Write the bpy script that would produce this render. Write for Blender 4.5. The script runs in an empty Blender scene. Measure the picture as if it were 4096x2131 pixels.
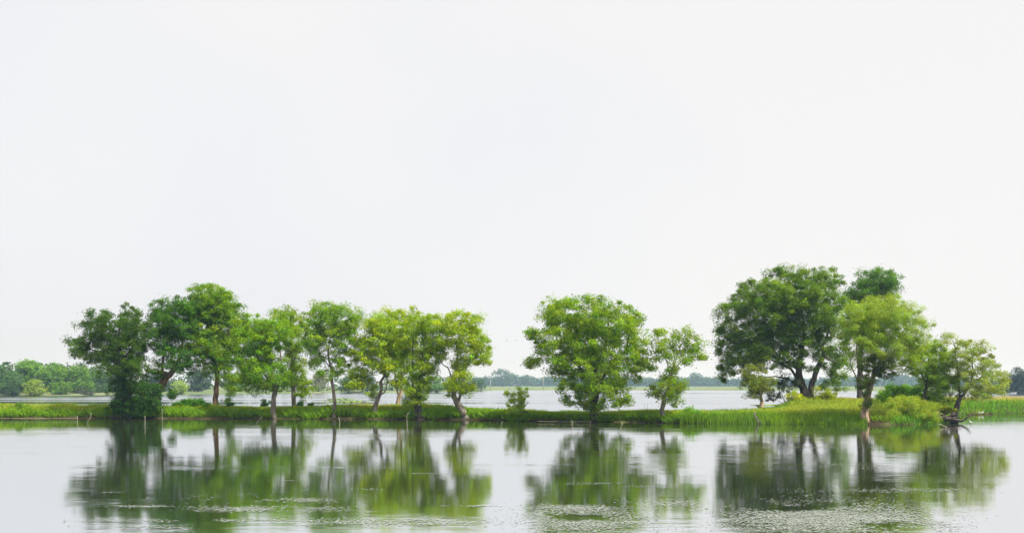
import bpy, math, random
import numpy as np
from mathutils import Vector

# ------------------------------------------------------------------ camera
sc = bpy.context.scene
col = sc.collection
F, H, HZ = 4400.0, 2.4, 1540.0          # focal length in photo pixels, eye height, horizon row
cam_d = bpy.data.cameras.new('camera'); cam = bpy.data.objects.new('camera', cam_d); col.objects.link(cam)
cam_d.sensor_width = 36.0; cam_d.lens = 36.0 * F / 4096.0
cam_d.shift_y = (HZ - 1065.5) / 4096.0
cam_d.clip_end = 8000.0; cam_d.clip_start = 0.1
cam.location = (0, 0, H); cam.rotation_euler = (math.radians(90), 0, 0)
sc.camera = cam

# ------------------------------------------------------------------ sky and sun
SUN = Vector((0.46, -0.36, 0.84)).normalized()
w = bpy.data.worlds.new('World'); sc.world = w; w.use_nodes = True
nt = w.node_tree; nt.nodes.clear()
out = nt.nodes.new('ShaderNodeOutputWorld')
sky = nt.nodes.new('ShaderNodeTexSky'); sky.sky_type = 'NISHITA'; sky.sun_disc = False
sky.sun_elevation = math.asin(SUN.z); sky.sun_rotation = math.atan2(SUN.x, SUN.y)
sky.air_density = 1.0; sky.dust_density = 6.0; sky.ozone_density = 1.0
b1 = nt.nodes.new('ShaderNodeBackground'); b1.inputs['Strength'].default_value = 0.10
b2 = nt.nodes.new('ShaderNodeBackground'); b2.inputs['Color'].default_value = (1.0, 0.985, 0.985, 1); b2.inputs['Strength'].default_value = 0.755
tcw = nt.nodes.new('ShaderNodeTexCoord'); spw = nt.nodes.new('ShaderNodeSeparateXYZ'); nzw = nt.nodes.new('ShaderNodeTexNoise'); nzw.inputs['Scale'].default_value = 2.2; nzw.inputs['Detail'].default_value = 3.0; nzw.inputs['Roughness'].default_value = 0.45
mdw = nt.nodes.new('ShaderNodeMath'); mdw.operation = 'MULTIPLY_ADD'; mdw.inputs[1].default_value = 0.5      # thin cloud: a little uneven, thicker away from the sun
crw = nt.nodes.new('ShaderNodeValToRGB'); crw.color_ramp.elements[0].position = 0.0; crw.color_ramp.elements[0].color = (0.92, 0.925, 0.95, 1); crw.color_ramp.elements[1].position = 0.26; crw.color_ramp.elements[1].color = (1.0, 0.98, 0.965, 1)
nt.links.new(tcw.outputs['Generated'], spw.inputs[0]); nt.links.new(tcw.outputs['Generated'], nzw.inputs[0]); nt.links.new(spw.outputs[0], mdw.inputs[0]); nt.links.new(nzw.outputs['Fac'], mdw.inputs[2])
sbw = nt.nodes.new('ShaderNodeMath'); sbw.operation = 'SUBTRACT'; sbw.inputs[1].default_value = 0.25; nt.links.new(mdw.outputs[0], sbw.inputs[0]); nt.links.new(sbw.outputs[0], crw.inputs[0]); nt.links.new(crw.outputs[0], b2.inputs['Color'])
mx = nt.nodes.new('ShaderNodeMixShader'); mx.inputs[0].default_value = 0.85   # thin even overcast veil over the blue
nt.links.new(sky.outputs[0], b1.inputs[0]); nt.links.new(b1.outputs[0], mx.inputs[1]); nt.links.new(b2.outputs[0], mx.inputs[2])
nt.links.new(mx.outputs[0], out.inputs[0])
sd = bpy.data.lights.new('sun', 'SUN'); sd.energy = 5.0; sd.angle = math.radians(2.0); sd.color = (1.0, 0.95, 0.85)
so = bpy.data.objects.new('sun', sd); col.objects.link(so)
so.rotation_euler = (-SUN).to_track_quat('-Z', 'Y').to_euler(); so.location = (30, 0, 60)
vs = sc.view_settings; vs.view_transform = 'Standard'; vs.look = 'None'; vs.exposure = 0.45; vs.gamma = 1.0; vs.use_curve_mapping = False
cy = sc.cycles
cy.max_bounces = 8; cy.diffuse_bounces = 3; cy.glossy_bounces = 3; cy.transmission_bounces = 4; cy.transparent_max_bounces = 8
cy.volume_bounces = 1; cy.use_denoising = True
cy.caustics_reflective = False; cy.caustics_refractive = False

# ------------------------------------------------------------------ helpers
rng = np.random.default_rng(11)
def P(px, py, D):
    return np.array([(px - 2048.0) * D / F, D, H - (py - HZ) * D / F])
def tag(o, label=None, cat=None, group=None, kind=None):
    if label: o['label'] = label
    if cat: o['category'] = cat
    if group: o['group'] = group
    if kind: o['kind'] = kind
    return o
def mesh_obj(name, V, faces, mat, parent=None, colors=None, loc=None, smooth=False):
    """V (n,3); faces: array (m,k) or list of such arrays of different k."""
    V = np.asarray(V, dtype=np.float32)
    if loc is not None: V = V - np.asarray(loc, dtype=np.float32)
    fl = faces if isinstance(faces, list) else [faces]
    me = bpy.data.meshes.new(name)
    me.vertices.add(len(V)); me.vertices.foreach_set('co', V.ravel())
    idx = np.concatenate([f.ravel() for f in fl]).astype(np.int32)
    tot = np.concatenate([np.full(len(f), f.shape[1]) for f in fl]).astype(np.int32)
    start = np.concatenate([[0], np.cumsum(tot)[:-1]]).astype(np.int32)
    me.loops.add(len(idx)); me.loops.foreach_set('vertex_index', idx)
    me.polygons.add(len(tot)); me.polygons.foreach_set('loop_start', start)
    try: me.polygons.foreach_set('loop_total', tot)
    except Exception: pass
    if smooth: me.polygons.foreach_set('use_smooth', np.ones(len(tot), dtype=bool))
    if colors is not None:
        at = me.color_attributes.new('tint', 'FLOAT_COLOR', 'POINT')
        c4 = np.ones((len(V), 4), dtype=np.float32); c4[:, :3] = colors
        at.data.foreach_set('color', c4.ravel())
    me.update(calc_edges=True); me.validate()
    me.materials.append(mat)
    o = bpy.data.objects.new(name, me); col.objects.link(o)
    if parent is not None: o.parent = parent
    elif loc is not None: o.location = loc
    return o
def empty(name, loc):
    o = bpy.data.objects.new(name, None); o.empty_display_size = 0.3; o.location = loc; col.objects.link(o); return o
def rv(n, s=1.0): return rng.normal(0, s, (n, 3))
def unit(a): return a / np.maximum(np.linalg.norm(a, axis=-1, keepdims=True), 1e-9)
def vnoise(x, y, seed=0):
    xi = np.floor(x).astype(np.int64); yi = np.floor(y).astype(np.int64); fx = x - xi; fy = y - yi
    def h(a, b):
        n = (a * 374761393 + b * 668265263 + seed * 974711) & 0x7fffffff
        n = ((n ^ (n >> 13)) * 1274126177) & 0x7fffffff
        return ((n ^ (n >> 16)) & 0xffff) / 65535.0
    fx = fx * fx * (3 - 2 * fx); fy = fy * fy * (3 - 2 * fy)
    return (h(xi, yi) * (1 - fx) + h(xi + 1, yi) * fx) * (1 - fy) + (h(xi, yi + 1) * (1 - fx) + h(xi + 1, yi + 1) * fx) * fy
def fbm(x, y, seed=0, o=3):
    s = 0; a = 0.5; t = 0
    for k in range(o): s = s + a * vnoise(x * 2 ** k, y * 2 ** k, seed + k); t += a; a *= 0.5
    return s / t
def sstep(a, b, x):
    t = np.clip((x - a) / (b - a), 0, 1); return t * t * (3 - 2 * t)

class Tubes:
    def __init__(self): self.V = []; self.Fq = []; self.Ft = []; self.n = 0
    def add(self, pts, rad, sides=6, rough=0.0):
        pts = np.asarray(pts, float); rad = np.asarray(rad, float); n = len(pts)
        tan = np.gradient(pts, axis=0); tan = unit(tan)
        ref = np.array([0.0, 1.0, 0.0]) if abs(tan[0][1]) < 0.8 else np.array([1.0, 0, 0])
        a = np.arange(sides) * 2 * math.pi / sides
        rings = []
        for i in range(n):
            u = np.cross(tan[i], ref); u /= np.linalg.norm(u); v = np.cross(tan[i], u); ref = np.cross(u, tan[i])
            r = rad[i] * (1 + (rng.uniform(-rough, rough, sides) if rough else 0))
            rings.append(pts[i] + (np.cos(a) * r)[:, None] * u + (np.sin(a) * r)[:, None] * v)
        V = np.concatenate(rings + [pts[:1], pts[-1:]])
        k = np.arange(sides); k2 = (k + 1) % sides
        for i in range(n - 1):
            self.Fq.append(np.stack([i * sides + k, i * sides + k2, (i + 1) * sides + k2, (i + 1) * sides + k], 1) + self.n)
        self.Ft.append(np.stack([np.full(sides, n * sides), k2, k], 1) + self.n)
        self.Ft.append(np.stack([np.full(sides, n * sides + 1), (n - 1) * sides + k, (n - 1) * sides + k2], 1) + self.n)
        self.V.append(V); self.n += len(V)
    def build(self, name, mat, parent=None, loc=None):
        return mesh_obj(name, np.concatenate(self.V), [np.concatenate(self.Fq), np.concatenate(self.Ft)], mat, parent, loc=loc, smooth=True)
def twig_mesh(lines, sides=3):
    P_ = np.concatenate([l[0] for l in lines]); R_ = np.concatenate([l[1] for l in lines])
    T_ = unit(np.concatenate([np.gradient(l[0], axis=0) for l in lines])); ref = np.array([0.31, 0.90, 0.29])
    u = unit(np.cross(T_, ref)); v = np.cross(T_, u); a = np.arange(sides) * 2 * math.pi / sides
    V = P_[:, None] + R_[:, None, None] * (np.cos(a)[None, :, None] * u[:, None] + np.sin(a)[None, :, None] * v[:, None])
    ln = np.array([len(l[0]) for l in lines]); ends = np.cumsum(ln) - 1; ok = np.ones(len(P_), bool); ok[ends] = False
    i = np.nonzero(ok)[0][:, None] * sides; k = np.arange(sides)[None]; k2 = (k + 1) % sides
    return V.reshape(-1, 3), np.stack([i + k, i + k2, i + sides + k2, i + sides + k], -1).reshape(-1, 4)
def spline(pts, step):
    """Catmull-Rom resample of (n,k) control rows at about STEP metres."""
    p = np.asarray(pts, float)
    if len(p) < 3: p = np.vstack([p[0], (p[0] + p[-1]) / 2, p[-1]])
    q = np.vstack([2 * p[0] - p[1], p, 2 * p[-1] - p[-2]]); o = []
    for i in range(1, len(q) - 2):
        L = np.linalg.norm(q[i + 1][:3] - q[i][:3]); m = max(2, int(L / step))
        t = (np.arange(m) / m)[:, None]
        o.append(0.5 * (2 * q[i] + (q[i + 1] - q[i - 1]) * t + (2 * q[i - 1] - 5 * q[i] + 4 * q[i + 1] - q[i + 2]) * t ** 2 + (3 * q[i] - q[i - 1] - 3 * q[i + 1] + q[i + 2]) * t ** 3))
    o.append(p[-1:]); return np.concatenate(o)

# ------------------------------------------------------------------ materials
def new_mat(name):
    m = bpy.data.materials.new(name); m.use_nodes = True; m.node_tree.nodes.clear()
    n = m.node_tree.nodes; o = n.new('ShaderNodeOutputMaterial'); return m, n, m.node_tree.links, o
def leaf_mat(name, trans=0.5, gloss=0.006, rough=0.45, warm=(1.3, 1.2, 0.5)):
    m, n, l, o = new_mat(name)
    at = n.new('ShaderNodeAttribute'); at.attribute_name = 'tint'
    d = n.new('ShaderNodeBsdfDiffuse'); t = n.new('ShaderNodeBsdfTranslucent'); g = n.new('ShaderNodeBsdfGlossy'); g.inputs['Roughness'].default_value = rough
    mu = n.new('ShaderNodeMixRGB'); mu.blend_type = 'MULTIPLY'; mu.inputs[0].default_value = 1; mu.inputs[2].default_value = (*warm, 1)
    a = n.new('ShaderNodeMixShader'); a.inputs[0].default_value = trans
    b = n.new('ShaderNodeMixShader'); b.inputs[0].default_value = gloss
    l.new(at.outputs['Color'], d.inputs[0]); l.new(at.outputs['Color'], mu.inputs[1]); l.new(mu.outputs[0], t.inputs[0])
    l.new(d.outputs[0], a.inputs[1]); l.new(t.outputs[0], a.inputs[2]); l.new(a.outputs[0], b.inputs[1]); l.new(g.outputs[0], b.inputs[2])
    l.new(b.outputs[0], o.inputs[0]); return m
def bark_mat(name, c1, c2, scale=6.0):
    m, n, l, o = new_mat(name)
    p = n.new('ShaderNodeBsdfPrincipled'); p.inputs['Roughness'].default_value = 0.9; p.inputs['Specular IOR Level'].default_value = 0.2
    tc = n.new('ShaderNodeTexCoord'); mp = n.new('ShaderNodeMapping'); mp.inputs['Scale'].default_value = (1, 1, 0.25)
    ns = n.new('ShaderNodeTexNoise'); ns.inputs['Scale'].default_value = scale; ns.inputs['Detail'].default_value = 6
    r = n.new('ShaderNodeValToRGB'); r.color_ramp.elements[0].color = (*c1, 1); r.color_ramp.elements[1].color = (*c2, 1)
    r.color_ramp.elements[0].position = 0.35; r.color_ramp.elements[1].position = 0.68
    bp = n.new('ShaderNodeBump'); bp.inputs['Strength'].default_value = 0.7; bp.inputs['Distance'].default_value = 0.04
    l.new(tc.outputs['Object'], mp.inputs[0]); l.new(mp.outputs[0], ns.inputs[0]); l.new(ns.outputs[0], r.inputs[0])
    gp = n.new('ShaderNodeNewGeometry'); sz = n.new('ShaderNodeSeparateXYZ'); ad = n.new('ShaderNodeMath'); ad.operation = 'MULTIPLY_ADD'; ad.inputs[1].default_value = -0.25
    wet = n.new('ShaderNodeMapRange'); wet.inputs[1].default_value = -0.06; wet.inputs[2].default_value = 0.12; wet.inputs[3].default_value = 0.38; wet.inputs[4].default_value = 1.0    # soaked, stained wood at the waterline
    mw = n.new('ShaderNodeMixRGB'); mw.blend_type = 'MULTIPLY'; mw.inputs[0].default_value = 1.0
    l.new(gp.outputs['Position'], sz.inputs[0]); l.new(ns.outputs[0], ad.inputs[0]); l.new(sz.outputs[2], ad.inputs[2]); l.new(ad.outputs[0], wet.inputs[0]); l.new(wet.outputs[0], mw.inputs[2]); l.new(r.outputs[0], mw.inputs[1]); l.new(mw.outputs[0], p.inputs[0])
    l.new(ns.outputs[0], bp.inputs['Height']); l.new(bp.outputs[0], p.inputs['Normal']); l.new(p.outputs[0], o.inputs[0]); return m
def ground_mat(name, cols, scale):
    m, n, l, o = new_mat(name)
    p = n.new('ShaderNodeBsdfPrincipled'); p.inputs['Roughness'].default_value = 1.0; p.inputs['Specular IOR Level'].default_value = 0.0
    g = n.new('ShaderNodeNewGeometry'); ns = n.new('ShaderNodeTexNoise'); ns.inputs['Scale'].default_value = scale; ns.inputs['Detail'].default_value = 7
    r = n.new('ShaderNodeValToRGB'); e = r.color_ramp.elements
    e[0].color = (*cols[0], 1); e[0].position = 0.3; e[1].color = (*cols[-1], 1); e[1].position = 0.7
    for i, c in enumerate(cols[1:-1]):
        k = e.new(0.3 + 0.4 * (i + 1) / (len(cols) - 1)); k.color = (*c, 1)
    l.new(g.outputs['Position'], ns.inputs[0]); l.new(ns.outputs[0], r.inputs[0]); l.new(r.outputs[0], p.inputs[0]); l.new(p.outputs[0], o.inputs[0]); return m
def plain_mat(name, c, rough=0.8, var=0.25, scale=25.0):
    m, n, l, o = new_mat(name)
    p = n.new('ShaderNodeBsdfPrincipled'); p.inputs['Roughness'].default_value = rough
    tc = n.new('ShaderNodeTexCoord'); ns = n.new('ShaderNodeTexNoise'); ns.inputs['Scale'].default_value = scale; ns.inputs['Detail'].default_value = 4
    r = n.new('ShaderNodeValToRGB'); r.color_ramp.elements[0].color = (*[x * (1 - var) for x in c], 1); r.color_ramp.elements[1].color = (*[min(1, x * (1 + var)) for x in c], 1)
    l.new(tc.outputs['Object'], ns.inputs[0]); l.new(ns.outputs[0], r.inputs[0]); l.new(r.outputs[0], p.inputs[0]); l.new(p.outputs[0], o.inputs[0]); return m
M_LEAF = leaf_mat('leaf'); M_FAR = leaf_mat('far_leaf', 0.3, 0.0); M_GRASS = leaf_mat('grass_blade', 0.4, 0.0, 0.5, (1.05, 1.05, 0.7))
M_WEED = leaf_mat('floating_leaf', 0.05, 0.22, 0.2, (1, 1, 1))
M_BARK = {'grey': bark_mat('grey_bark', (0.13, 0.11, 0.09), (0.34, 0.30, 0.25)), 'brown': bark_mat('brown_bark', (0.14, 0.08, 0.05), (0.36, 0.23, 0.15)),
          'dark': bark_mat('dark_bark', (0.035, 0.03, 0.028), (0.13, 0.11, 0.095)), 'tan': bark_mat('tan_bark', (0.2, 0.14, 0.1), (0.55, 0.40, 0.28))}
M_STICK = plain_mat('weathered_stick', (0.38, 0.36, 0.27)); M_WHITE = plain_mat('white_feather', (0.8, 0.8, 0.78), 0.7, 0.05); M_DARKB = plain_mat('dark_feather', (0.05, 0.05, 0.06))

# ------------------------------------------------------------------ lake
def lake_material():
    m, n, l, o = new_mat('lake_water')
    g = n.new('ShaderNodeNewGeometry'); sx = n.new('ShaderNodeSeparateXYZ'); l.new(g.outputs['Position'], sx.inputs[0])
    def math_(op, a, b=None, c=None):
        k = n.new('ShaderNodeMath'); k.operation = op
        for i, v in enumerate((a, b, c)):
            if v is None: continue
            if isinstance(v, (int, float)): k.inputs[i].default_value = v
            else: l.new(v, k.inputs[i])
        return k.outputs[0]
    def smooth(v, a, b, lo=0.0, hi=1.0):
        k = n.new('ShaderNodeMapRange'); k.interpolation_type = 'SMOOTHSTEP'; l.new(v, k.inputs[0])
        for i, x in enumerate((a, b, lo, hi)): k.inputs[i + 1].default_value = x
        return k.outputs[0]
    def noise(sx_, sy_, scale=1.0, detail=2.0, seed=0.0, color=False):
        mp = n.new('ShaderNodeMapping'); mp.inputs['Scale'].default_value = (sx_, sy_, 1); mp.inputs['Location'].default_value = (seed, seed * 1.7, seed)
        l.new(g.outputs['Position'], mp.inputs[0])
        k = n.new('ShaderNodeTexNoise'); k.inputs['Scale'].default_value = scale; k.inputs['Detail'].default_value = detail; l.new(mp.outputs[0], k.inputs[0])
        return k.outputs['Color' if color else 'Fac']
    far = smooth(sx.outputs[1], 84.0, 100.0)
    bands = smooth(noise(0.004, 0.05, 1.0, 2.0, 3.0), 0.52, 0.60)             # calm lanes lying between the ruffled water
    far_r = math_('MULTIPLY_ADD', bands, -0.18, 0.25)
    patch = smooth(noise(0.07, 0.22, 1.0, 3.0, 9.0), 0.50, 0.64)              # breeze patches on the near water
    near_r = math_('MULTIPLY_ADD', patch, 0.03, 0.066)
    mixr = n.new('ShaderNodeMix'); mixr.data_type = 'FLOAT'
    l.new(far, mixr.inputs['Factor']); l.new(near_r, mixr.inputs['A']); l.new(far_r, mixr.inputs['B'])
    # ripples: slopes taken straight from noise
    def slope(col_, amp):
        v = n.new('ShaderNodeVectorMath'); v.operation = 'SUBTRACT'; l.new(col_, v.inputs[0]); v.inputs[1].default_value = (0.5, 0.5, 0.5)
        s = n.new('ShaderNodeVectorMath'); s.operation = 'SCALE'; l.new(v.outputs[0], s.inputs[0])
        if isinstance(amp, float): s.inputs['Scale'].default_value = amp
        else: l.new(amp, s.inputs['Scale'])
        return s.outputs[0]
    fine = slope(noise(1.6, 6.0, 1.0, 2.0, 1.0, True), math_('MULTIPLY_ADD', patch, 0.045, 0.008))
    broad = slope(noise(0.12, 0.6, 1.0, 2.0, 5.0, True), 0.008)
    add = n.new('ShaderNodeVectorMath'); l.new(fine, add.inputs[0]); l.new(broad, add.inputs[1])
    flat = n.new('ShaderNodeVectorMath'); flat.operation = 'MULTIPLY'; l.new(add.outputs[0], flat.inputs[0]); flat.inputs[1].default_value = (0.4, 1.0, 0.0)
    ad2 = n.new('ShaderNodeVectorMath'); l.new(flat.outputs[0], ad2.inputs[0]); ad2.inputs[1].default_value = (0, 0, 1)
    nm = n.new('ShaderNodeVectorMath'); nm.operation = 'NORMALIZE'; l.new(ad2.outputs[0], nm.inputs[0])
    gl = n.new('ShaderNodeBsdfGlossy'); gl.inputs['Color'].default_value = (0.86, 0.875, 0.91, 1); gl.distribution = 'BECKMANN'
    l.new(mixr.outputs['Result'], gl.inputs['Roughness']); l.new(nm.outputs[0], gl.inputs['Normal'])
    di = n.new('ShaderNodeBsdfDiffuse'); di.inputs['Color'].default_value = (0.10, 0.12, 0.05, 1)
    mx = n.new('ShaderNodeMixShader'); mx.inputs[0].default_value = 0.95
    l.new(di.outputs[0], mx.inputs[1]); l.new(gl.outputs[0], mx.inputs[2]); l.new(mx.outputs[0], o.inputs[0]); return m
lake = mesh_obj('lake', [(-1500, -20, 0), (1500, -20, 0), (1500, 1500, 0), (-1500, 1500, 0)], np.array([[0, 1, 2, 3]]), lake_material())
tag(lake, 'calm pale lake mirroring the sky and the trees', kind='structure')

# ------------------------------------------------------------------ causeway and island
def poly_w(pts): return np.array([((px - 2048) * D / F, D) for px, D in pts])
NEAR = [(-700, 79), (0, 79.4), (250, 79.9), (500, 80.2), (760, 79.2), (1000, 79.4), (1250, 78.2), (1400, 78.4), (1640, 77.4), (1860, 76.8), (2050, 74.4), (2200, 73.4), (2360, 71.9), (2520, 71.5),
        (2650, 70.2), (2760, 69.6), (3000, 69), (3200, 68.2), (3450, 66.8), (3620, 66.9), (3720, 68.2), (3790, 71), (3800, 75), (3770, 82), (3780, 88.5), (3900, 90), (4000, 92), (4096, 95.5), (4800, 108)]
FAR_ = [(4800, 160), (4096, 140), (3700, 128), (3500, 113), (3250, 106), (3120, 98), (3060, 84), (2980, 79), (2850, 76), (2650, 75.6), (2360, 77), (2050, 79.5), (1860, 82), (1700, 86), (1560, 88.5), (1420, 86),
        (1250, 84), (1000, 85), (700, 86.5), (400, 86.8), (0, 87), (-700, 87)]
LAND = poly_w(NEAR + FAR_)
def inside_dist(x, y, poly=LAND):
    best = np.full(x.shape, 1e9); ins = np.zeros(x.shape, bool); n = len(poly)
    for i in range(n):
        a = poly[i]; b = poly[(i + 1) % n]; d = b - a
        t = np.clip(((x - a[0]) * d[0] + (y - a[1]) * d[1]) / (d @ d), 0, 1)
        best = np.minimum(best, np.hypot(x - a[0] - t * d[0], y - a[1] - t * d[1]))
        c = ((a[1] > y) != (b[1] > y))
        if d[1] != 0: ins ^= c & (x < (y - a[1]) / d[1] * d[0] + a[0])
    return np.where(ins, best, -best)
def land_z(x, y):
    s = inside_dist(x, y) + 0.5 * (fbm(x * 0.9, y * 0.9, 3) - 0.5)
    px = 2048 + F * x / np.maximum(y, 1)
    zc = np.interp(px, [-700, 0, 700, 1000, 1700, 2000, 2300, 2650, 3000, 3300, 3700, 4100], [0.40, 0.40, 0.40, 0.38, 0.38, 0.22, 0.16, 0.26, 0.36, 0.45, 0.5, 0.45])
    bx, by = (3228 - 2048) * 94 / F, 94.0
    zc = zc + 0.55 * np.exp(-(((x - bx) / 6.0) ** 2 + ((y - by) / 7.0) ** 2)) + 0.25 * sstep(88, 100, y) * sstep(2950, 3150, px)
    z = np.where(s > 0, 0.10 + (zc - 0.10) * sstep(0.0, 2.0, s) + 0.10 * (fbm(x * 0.5, y * 0.5, 8) - 0.5) * sstep(0.3, 2, s), np.maximum(-0.8, 0.10 + 0.8 * s))
    return z, s
gx = np.arange(-56, 84, 0.4); gy = np.arange(62, 164, 0.4)
X, Y = np.meshgrid(gx, gy); Z, S = land_z(X, Y)
nx = len(gx); idx = np.arange(len(gy) * nx).reshape(len(gy), nx)
quads = np.stack([idx[:-1, :-1], idx[:-1, 1:], idx[1:, 1:], idx[1:, :-1]], -1).reshape(-1, 4)
keep = (S.ravel()[quads] > -1.2).any(1); quads = quads[keep]
used, inv = np.unique(quads, return_inverse=True)
V = np.stack([X.ravel(), Y.ravel(), Z.ravel()], 1)[used]
M_EARTH = ground_mat('grassy_earth', [(0.025, 0.019, 0.012), (0.05, 0.04, 0.02), (0.09, 0.10, 0.035)], 1.2)
causeway = mesh_obj('causeway_ground', V, inv.reshape(quads.shape), M_EARTH, smooth=True)
tag(causeway, 'low grassy causeway and island ground crossing the lake', kind='structure')

# far land beyond the lake
FARLAND = [(-2600, 215), (-300, 238), (0, 246), (300, 252), (450, 275), (760, 300), (1000, 306), (1250, 322), (1330, 345), (1500, 330), (1650, 345), (1850, 430), (2000, 500), (2300, 530), (2700, 520), (3000, 500), (3300, 470), (3700, 420), (4100, 380), (5600, 330)]
fl = poly_w(FARLAND); rows = []
offs = [(-6, -0.5), (0, 0.05), (3, 0.45), (30, 0.6), (150, 0.8), (600, 1.0), (1800, 1.0)]
fx = np.interp(np.linspace(0, 1, 160), np.linspace(0, 1, len(fl)), fl[:, 0]); fy = np.interp(np.linspace(0, 1, 160), np.linspace(0, 1, len(fl)), fl[:, 1])
for d, z in offs:
    sc_ = (fy + d) / fy; rows.append(np.stack([fx * sc_, fy + d, np.full(160, z)], 1))
Vf = np.concatenate(rows); idf = np.arange(len(offs) * 160).reshape(len(offs), 160)
qf = np.stack([idf[:-1, :-1], idf[:-1, 1:], idf[1:, 1:], idf[1:, :-1]], -1).reshape(-1, 4)
far_ground = mesh_obj('far_shore_ground', Vf, qf, ground_mat('far_meadow', [(0.11, 0.16, 0.07), (0.15, 0.19, 0.09), (0.22, 0.21, 0.12)], 0.05), smooth=True)
tag(far_ground, 'flat hazy meadow land on the far shore', kind='structure')

# ------------------------------------------------------------------ leaves and trees
def leaf_batch(centers, radii, per, size, base, var, flat=0.8, aspect=0.5, outward=None, droop=0.0, clump_var=0.13):
    """Rhombic leaves scattered in clumps; returns V, F, C."""
    n = len(centers); m = n * per
    c = np.repeat(centers, per, 0); r = np.repeat(radii, per)
    off = unit(rv(m)) * (rng.uniform(0, 1, m) ** 0.42)[:, None] * r[:, None]; off[:, 2] *= 0.72; off *= np.where(rng.uniform(0, 1, m) < 0.12, rng.uniform(1.1, 1.9, m), 1.0)[:, None]
    pos = c + off
    nrm = unit(rv(m, 0.75) + np.array([0, 0, flat]) + 0.5 * unit(off) + (0 if outward is None else np.repeat(outward, per, 0) * 0.5))
    ax = unit(np.cross(nrm, rv(m))); ax[:, 2] -= droop; ax = unit(ax - nrm * (ax * nrm).sum(1)[:, None]); si = np.cross(nrm, ax)
    L = (size * rng.uniform(0.45, 1.5, m))[:, None]; W = L * aspect * 0.5
    V = np.stack([pos - ax * L * 0.42 - si * W, pos - ax * L * 0.30 + si * W, pos + ax * L * 0.58], 1).reshape(-1, 3)
    Fq = np.arange(m * 3).reshape(m, 3)
    cv = np.repeat(rng.normal(1, clump_var, n), per).clip(0.5, 1.6) * rng.normal(1, var, m).clip(0.5, 1.6)
    hue = np.repeat(rng.normal(0, 0.05, n), per).clip(-.12, .08) + rng.normal(0, 0.04, m).clip(-.1, .06)
    C = np.array(base)[None] * cv[:, None]; C[:, 0] *= 1 + hue * 1.5; C[:, 2] *= 1 - hue
    return V, Fq, np.repeat(C.clip(0.003, 0.8), 3, 0)
def lobe_clumps(lobes, D, density, rc, depth=1.0):
    """Clump centres in the ellipsoids given as rows (px, py, rx, ry[, depth offset m])."""
    k = D / F; cx = np.mean([q[0] for q in lobes]); R = max(abs(q[0] - cx) + q[2] for q in lobes) * k
    pts = []; lob = []
    for q in lobes:
        c0 = P(q[0], q[1], D); rx, rz = q[2] * k * 1.16, q[3] * k * 1.16; ry = 0.5 * (rx + rz) * 1.1
        room = math.sqrt(max(0.05, 1 - (abs(c0[0] - (cx - 2048) * k) / (R + 1e-6)) ** 2)) * R * 0.65 * depth
        if len(q) > 4: offs_ = [q[4]]
        else:
            s = rng.choice([-1, 1]); a = s * rng.uniform(0.15, 0.5) * room; offs_ = [a]
            if room > 0.9 * ry: offs_.append(-s * rng.uniform(0.5, 0.9) * room)
        for j, dy in enumerate(offs_):
            f = 1.0 if j == 0 else 0.85
            n = max(4, int(density * 4.2 * rx * ry * rz * f ** 3 / (rc ** 3) * 0.16))
            u = unit(rv(n)) * (rng.uniform(0.12, 1, n) ** 0.40)[:, None]
            pts.append(c0 + np.array([0, dy, 0]) + u * np.array([rx, ry, rz]) * f * 0.9); lob.append(u)
    return np.concatenate(pts), np.concatenate(lob)
def grow(root_nodes, targets, twig_r=0.008):
    """Joins every clump to the nearest wood; returns polylines with radii (pipe model)."""
    n0 = len(root_nodes); cap_n = n0 + 40 * len(targets) + 10
    pos = np.zeros((cap_n, 3)); pos[:n0] = [p[:3] for p in root_nodes]; par = np.full(cap_n, -1); cap = np.zeros(cap_n); cap[:n0] = [p[3] for p in root_nodes]; cnt = np.zeros(cap_n); m = n0
    d0 = np.min(np.linalg.norm(targets[:, None] - pos[None, :n0], axis=2), 1); br = []
    for i in np.argsort(d0):
        t = targets[i]; dv = t - pos[:m]; d = np.sqrt((dv * dv).sum(1)) + 0.35 * np.maximum(0, -dv[:, 2])
        j = int(np.argmin(d)); L = d[j]; k = min(30, max(2, int(L / 0.45))); ids = [j]
        bend = rng.normal(0, 0.10 * L, 3) + np.array([0, 0, 0.06 * L]); f = (np.arange(1, k + 1) / k)[:, None]
        pos[m:m + k] = pos[j] + dv[j] * f + bend * np.sin(math.pi * f); par[m] = j; par[m + 1:m + k] = np.arange(m, m + k - 1); cap[m:m + k] = cap[j] * 0.7
        ids += list(range(m, m + k)); m += k; br.append(ids); q = m - 1
        while q != -1: cnt[q] += 1; q = par[q]
    out_ = []
    for ids in br:
        r = np.minimum(twig_r * np.maximum(1, cnt[ids]) ** 0.5, np.maximum(twig_r, cap[ids] * 0.75)); r[0] = r[1]; r[-1] *= 0.6; out_.append((pos[ids], r))
    return out_
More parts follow.
